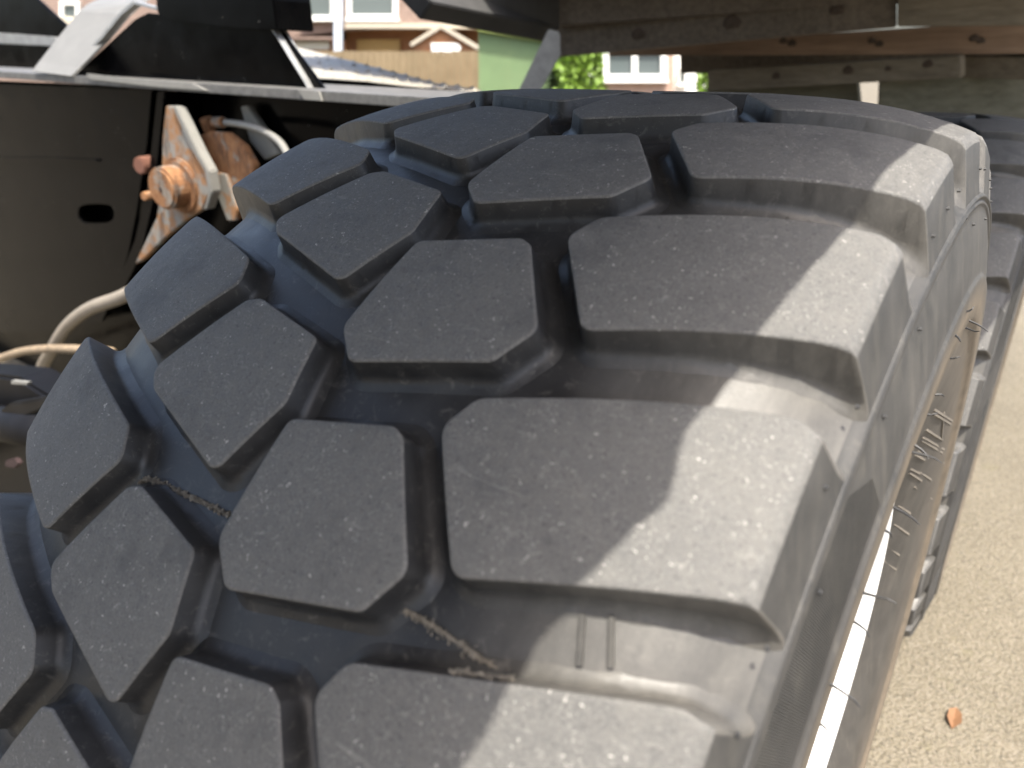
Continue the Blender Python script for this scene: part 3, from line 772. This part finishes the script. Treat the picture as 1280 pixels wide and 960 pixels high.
hp(h1, 'downpipe', rect(417, -60, 427, 120), D1 - .3, .15, simple('pale_blue_pipe', (.52, .58, .66), .5, 0, .06))
window(h1, 376, -60, 418, 24, D1, 0, 5); window(h1, 433, -60, 497, 24, D1, 0, 6)
D2 = 14.5
h2 = house('small orange brick garage with pale gable and white panel', 555, D2)
hp(h2, 'gable_wall', [(517, 56), (551, 36), (594, 60), (594, 150), (517, 150)], D2, 3, BR_OR)
hp(h2, 'verge', [(512, 54), (551, 29.5), (551, 36), (514, 59)], D2 - .1, 3.2, CREAM)
hp(h2, 'verge', [(551, 29.5), (600, 58), (597, 63), (551, 36)], D2 - .1, 3.2, CREAM)
hp(h2, 'sign_panel', [(538, 54), (572, 54), (577, 60), (571, 68), (540, 69)], D2 - .06, .05, WHITE)
# board fence
fn = empty('fence', atD(500, 200, 13.0)); fn.location.z = 0; tag(fn, 'brown vertical board fence in front of the garages', 'fence')
FENCE = wood_mat('fence_wood', (.17, .13, .075), (.25, .19, .115), 2)
uu = 396
while uu < 604:
    tpx = 64 + random.uniform(-.6, .6)
    P = pxpoly(rect(uu, tpx, uu + 7.6, 190), 13.0); P[2].z = P[3].z = .03
    slab('board', [p - fn.location for p in P], VF * .025, FENCE, fn, 0); uu += 8
# green shed
M_GREEN = simple('pale_green_metal', (.15, .225, .105), .6, 0, .08, 4)
sh = empty('shed', atD(640, 200, 11.0)); sh.location.z = 0; tag(sh, 'pale green corrugated metal shed behind the deck', 'shed')
uu = 598
while uu < 700:
    f = (uu - 598) / 85
    P = pxpoly([(uu, 36 + 14 * f), (uu + 4.2, 36 + 14 * (f + .05)), (uu + 4.2, 180), (uu, 180)], 11.0); P[2].z = P[3].z = .02
    slab('panel', [p - sh.location for p in P], VF * .06, M_GREEN, sh, .012); uu += 4.3
slab('roof_trim', [p - sh.location for p in pxpoly([(596, 32), (700, 48), (700, 55), (596, 38.5)], 10.9)], VF * 1.5, simple('yellow_green_trim', (.25, .30, .09), .6), sh, .01)
# house on the right with white window
D3 = 15.0
h3 = house('pinkish brick house with white twin window seen under the boards', 790, D3)
hp(h3, 'wall', rect(736, -60, 842, 170), D3, 5, BR_PK)
hp(h3, 'white_corner', rect(736, -60, 747, 170), D3 - .08, .2, WHITE)
window(h3, 753, 58, 834, 101, D3, 1, 8)
h4 = house('white rendered house end with small windows right of the brick house', 870, D3 + 2)
hp(h4, 'wall', rect(842, -40, 930, 170), D3 + 2, 4, WHITE)
window(h4, 848, 84, 858, 106, D3 + 2, 0, 2)
D0 = 19.0
h0 = house('far house at the top left with pink tiles and a small window', 80, D0)
hp(h0, 'wall', rect(-60, -120, 330, 160), D0, 5, TILE)
window(h0, 74, 1, 99, 30, D0, 0, 5)
hp(h0, 'lean_to_roof', [(30, 18), (78, 20), (110, 34), (110, 60), (30, 60)], D0 - 1, .6, CREAM)

# ------------------------------------------------------------------ greenery
LEAF_B = simple('bright_green_leaf', (.13, .22, .02), .6, 0, .35, 9); LEAF_D = simple('dark_leaf', (.035, .06, .015), .6, 0, .35, 9)  # bright yellow green and dark green are the leaves' own colours
BARK = simple('bark', (.09, .07, .05), .9)
def shrub(label, name, c, rx, rz, h, n, mat, rng, ls=.05):
    root = empty(name, (c.x, c.y, 0)); tag(root, label, 'shrub')
    vs = []; fs = []
    for i in range(n):
        a = rng.uniform(0, 6.283); q = rng.random() ** .4; z = rng.uniform(.05, 1) * h
        bul = 1 + .18 * math.sin(z * 5 + a * 3)
        p = Vector((math.cos(a) * rx * q * bul, math.sin(a) * rz * q * bul, z))
        d = Vector((rng.gauss(0, 1), rng.gauss(0, 1), rng.gauss(0, 1))).normalized() * ls * rng.uniform(.6, 1.3)
        e = d.cross(Vector((rng.gauss(0, 1), rng.gauss(0, 1), rng.gauss(0, 1)))).normalized() * ls * .45
        k = len(vs); vs += [p - d, p + e, p + d, p - e]; fs.append((k, k + 1, k + 2, k + 3))
    link('foliage', mesh_from('foliage', vs, fs), mat, root)
    for j in range(3):
        link('stem', tube_mesh('stem', [(0, 0, 0), (rng.uniform(-.1, .1), rng.uniform(-.1, .1), h * .4), (rng.uniform(-.2, .2), rng.uniform(-.2, .2), h * .85)], [.03, .02, .008], 6), BARK, root)
    return root
rs = random.Random(5)
shrub('bright yellow green hedge end beside the twin window', 'hedge', atD(727, 150, 9.0), .085, .5, 2.1, 3500, LEAF_B, rs)
shrub('dark shrub left of the bright hedge', 'bush', atD(704, 150, 9.2), .075, .4, 2.0, 2500, LEAF_D, rs)
shrub('yellow green bush at the right end of the far opening', 'bush', atD(886, 150, 10.0), .13, .4, 1.6, 2200, LEAF_B, rs)
shrub('tall green tree top between the gusset and the tiled house', 'tree', atD(330, 150, 14.5), .30, .5, 4.2, 3500, LEAF_B, rs, .07)
# ------------------------------------------------------------------ litter on the ground
def on_ground(u, v):
    d = ray(u, v); return CW + d * (-CW.z / d.z)
lf = on_ground(1192, 900); vs = [Vector((.0, -.035, .004)), Vector((.016, -.01, .012)), Vector((.013, .02, .010)), Vector((0, .04, .006)), Vector((-.014, .018, .012)), Vector((-.015, -.012, .014)), Vector((0, 0, .003))]
o = link('fallen_leaf', mesh_from('fallen_leaf', vs + [v - Vector((0, 0, .0012)) for v in vs], [(6, i, (i + 1) % 6) for i in range(6)] + [(13, 7 + (i + 1) % 6, 7 + i) for i in range(6)] + [(i, 7 + i, 7 + (i + 1) % 6, (i + 1) % 6) for i in range(6)]), simple('orange_leaf', (.17, .085, .038), .8)); o.location = lf
tag(o, 'single orange leaf lying on the pale ground', 'leaf')
pv = []; pf = []
for i in range(2600):
    u = rs.uniform(1075, 1330); v = rs.uniform(130, 1000); P = on_ground(u, v)
    if P.x < .30 and P.y < 2.3: continue
    r = rs.uniform(.0015, .0045); k = len(pv); a0 = rs.uniform(0, 1.5)
    for j in range(5):
        a = a0 + j * 1.2566; pv.append(P + Vector((math.cos(a) * r * rs.uniform(.7, 1.3), math.sin(a) * r * rs.uniform(.7, 1.3), -.001)))
    pv.append(P + Vector((0, 0, r * .8)))
    pf += [(k + j, k + (j + 1) % 5, k + 5) for j in range(5)]
o = link('gravel', mesh_from('gravel', pv, pf), simple('loose_grit', (.17, .145, .11), .9, 0, .5, 60)); o['kind'] = 'stuff'; o['label'] = 'loose pale grit scattered on the ground'
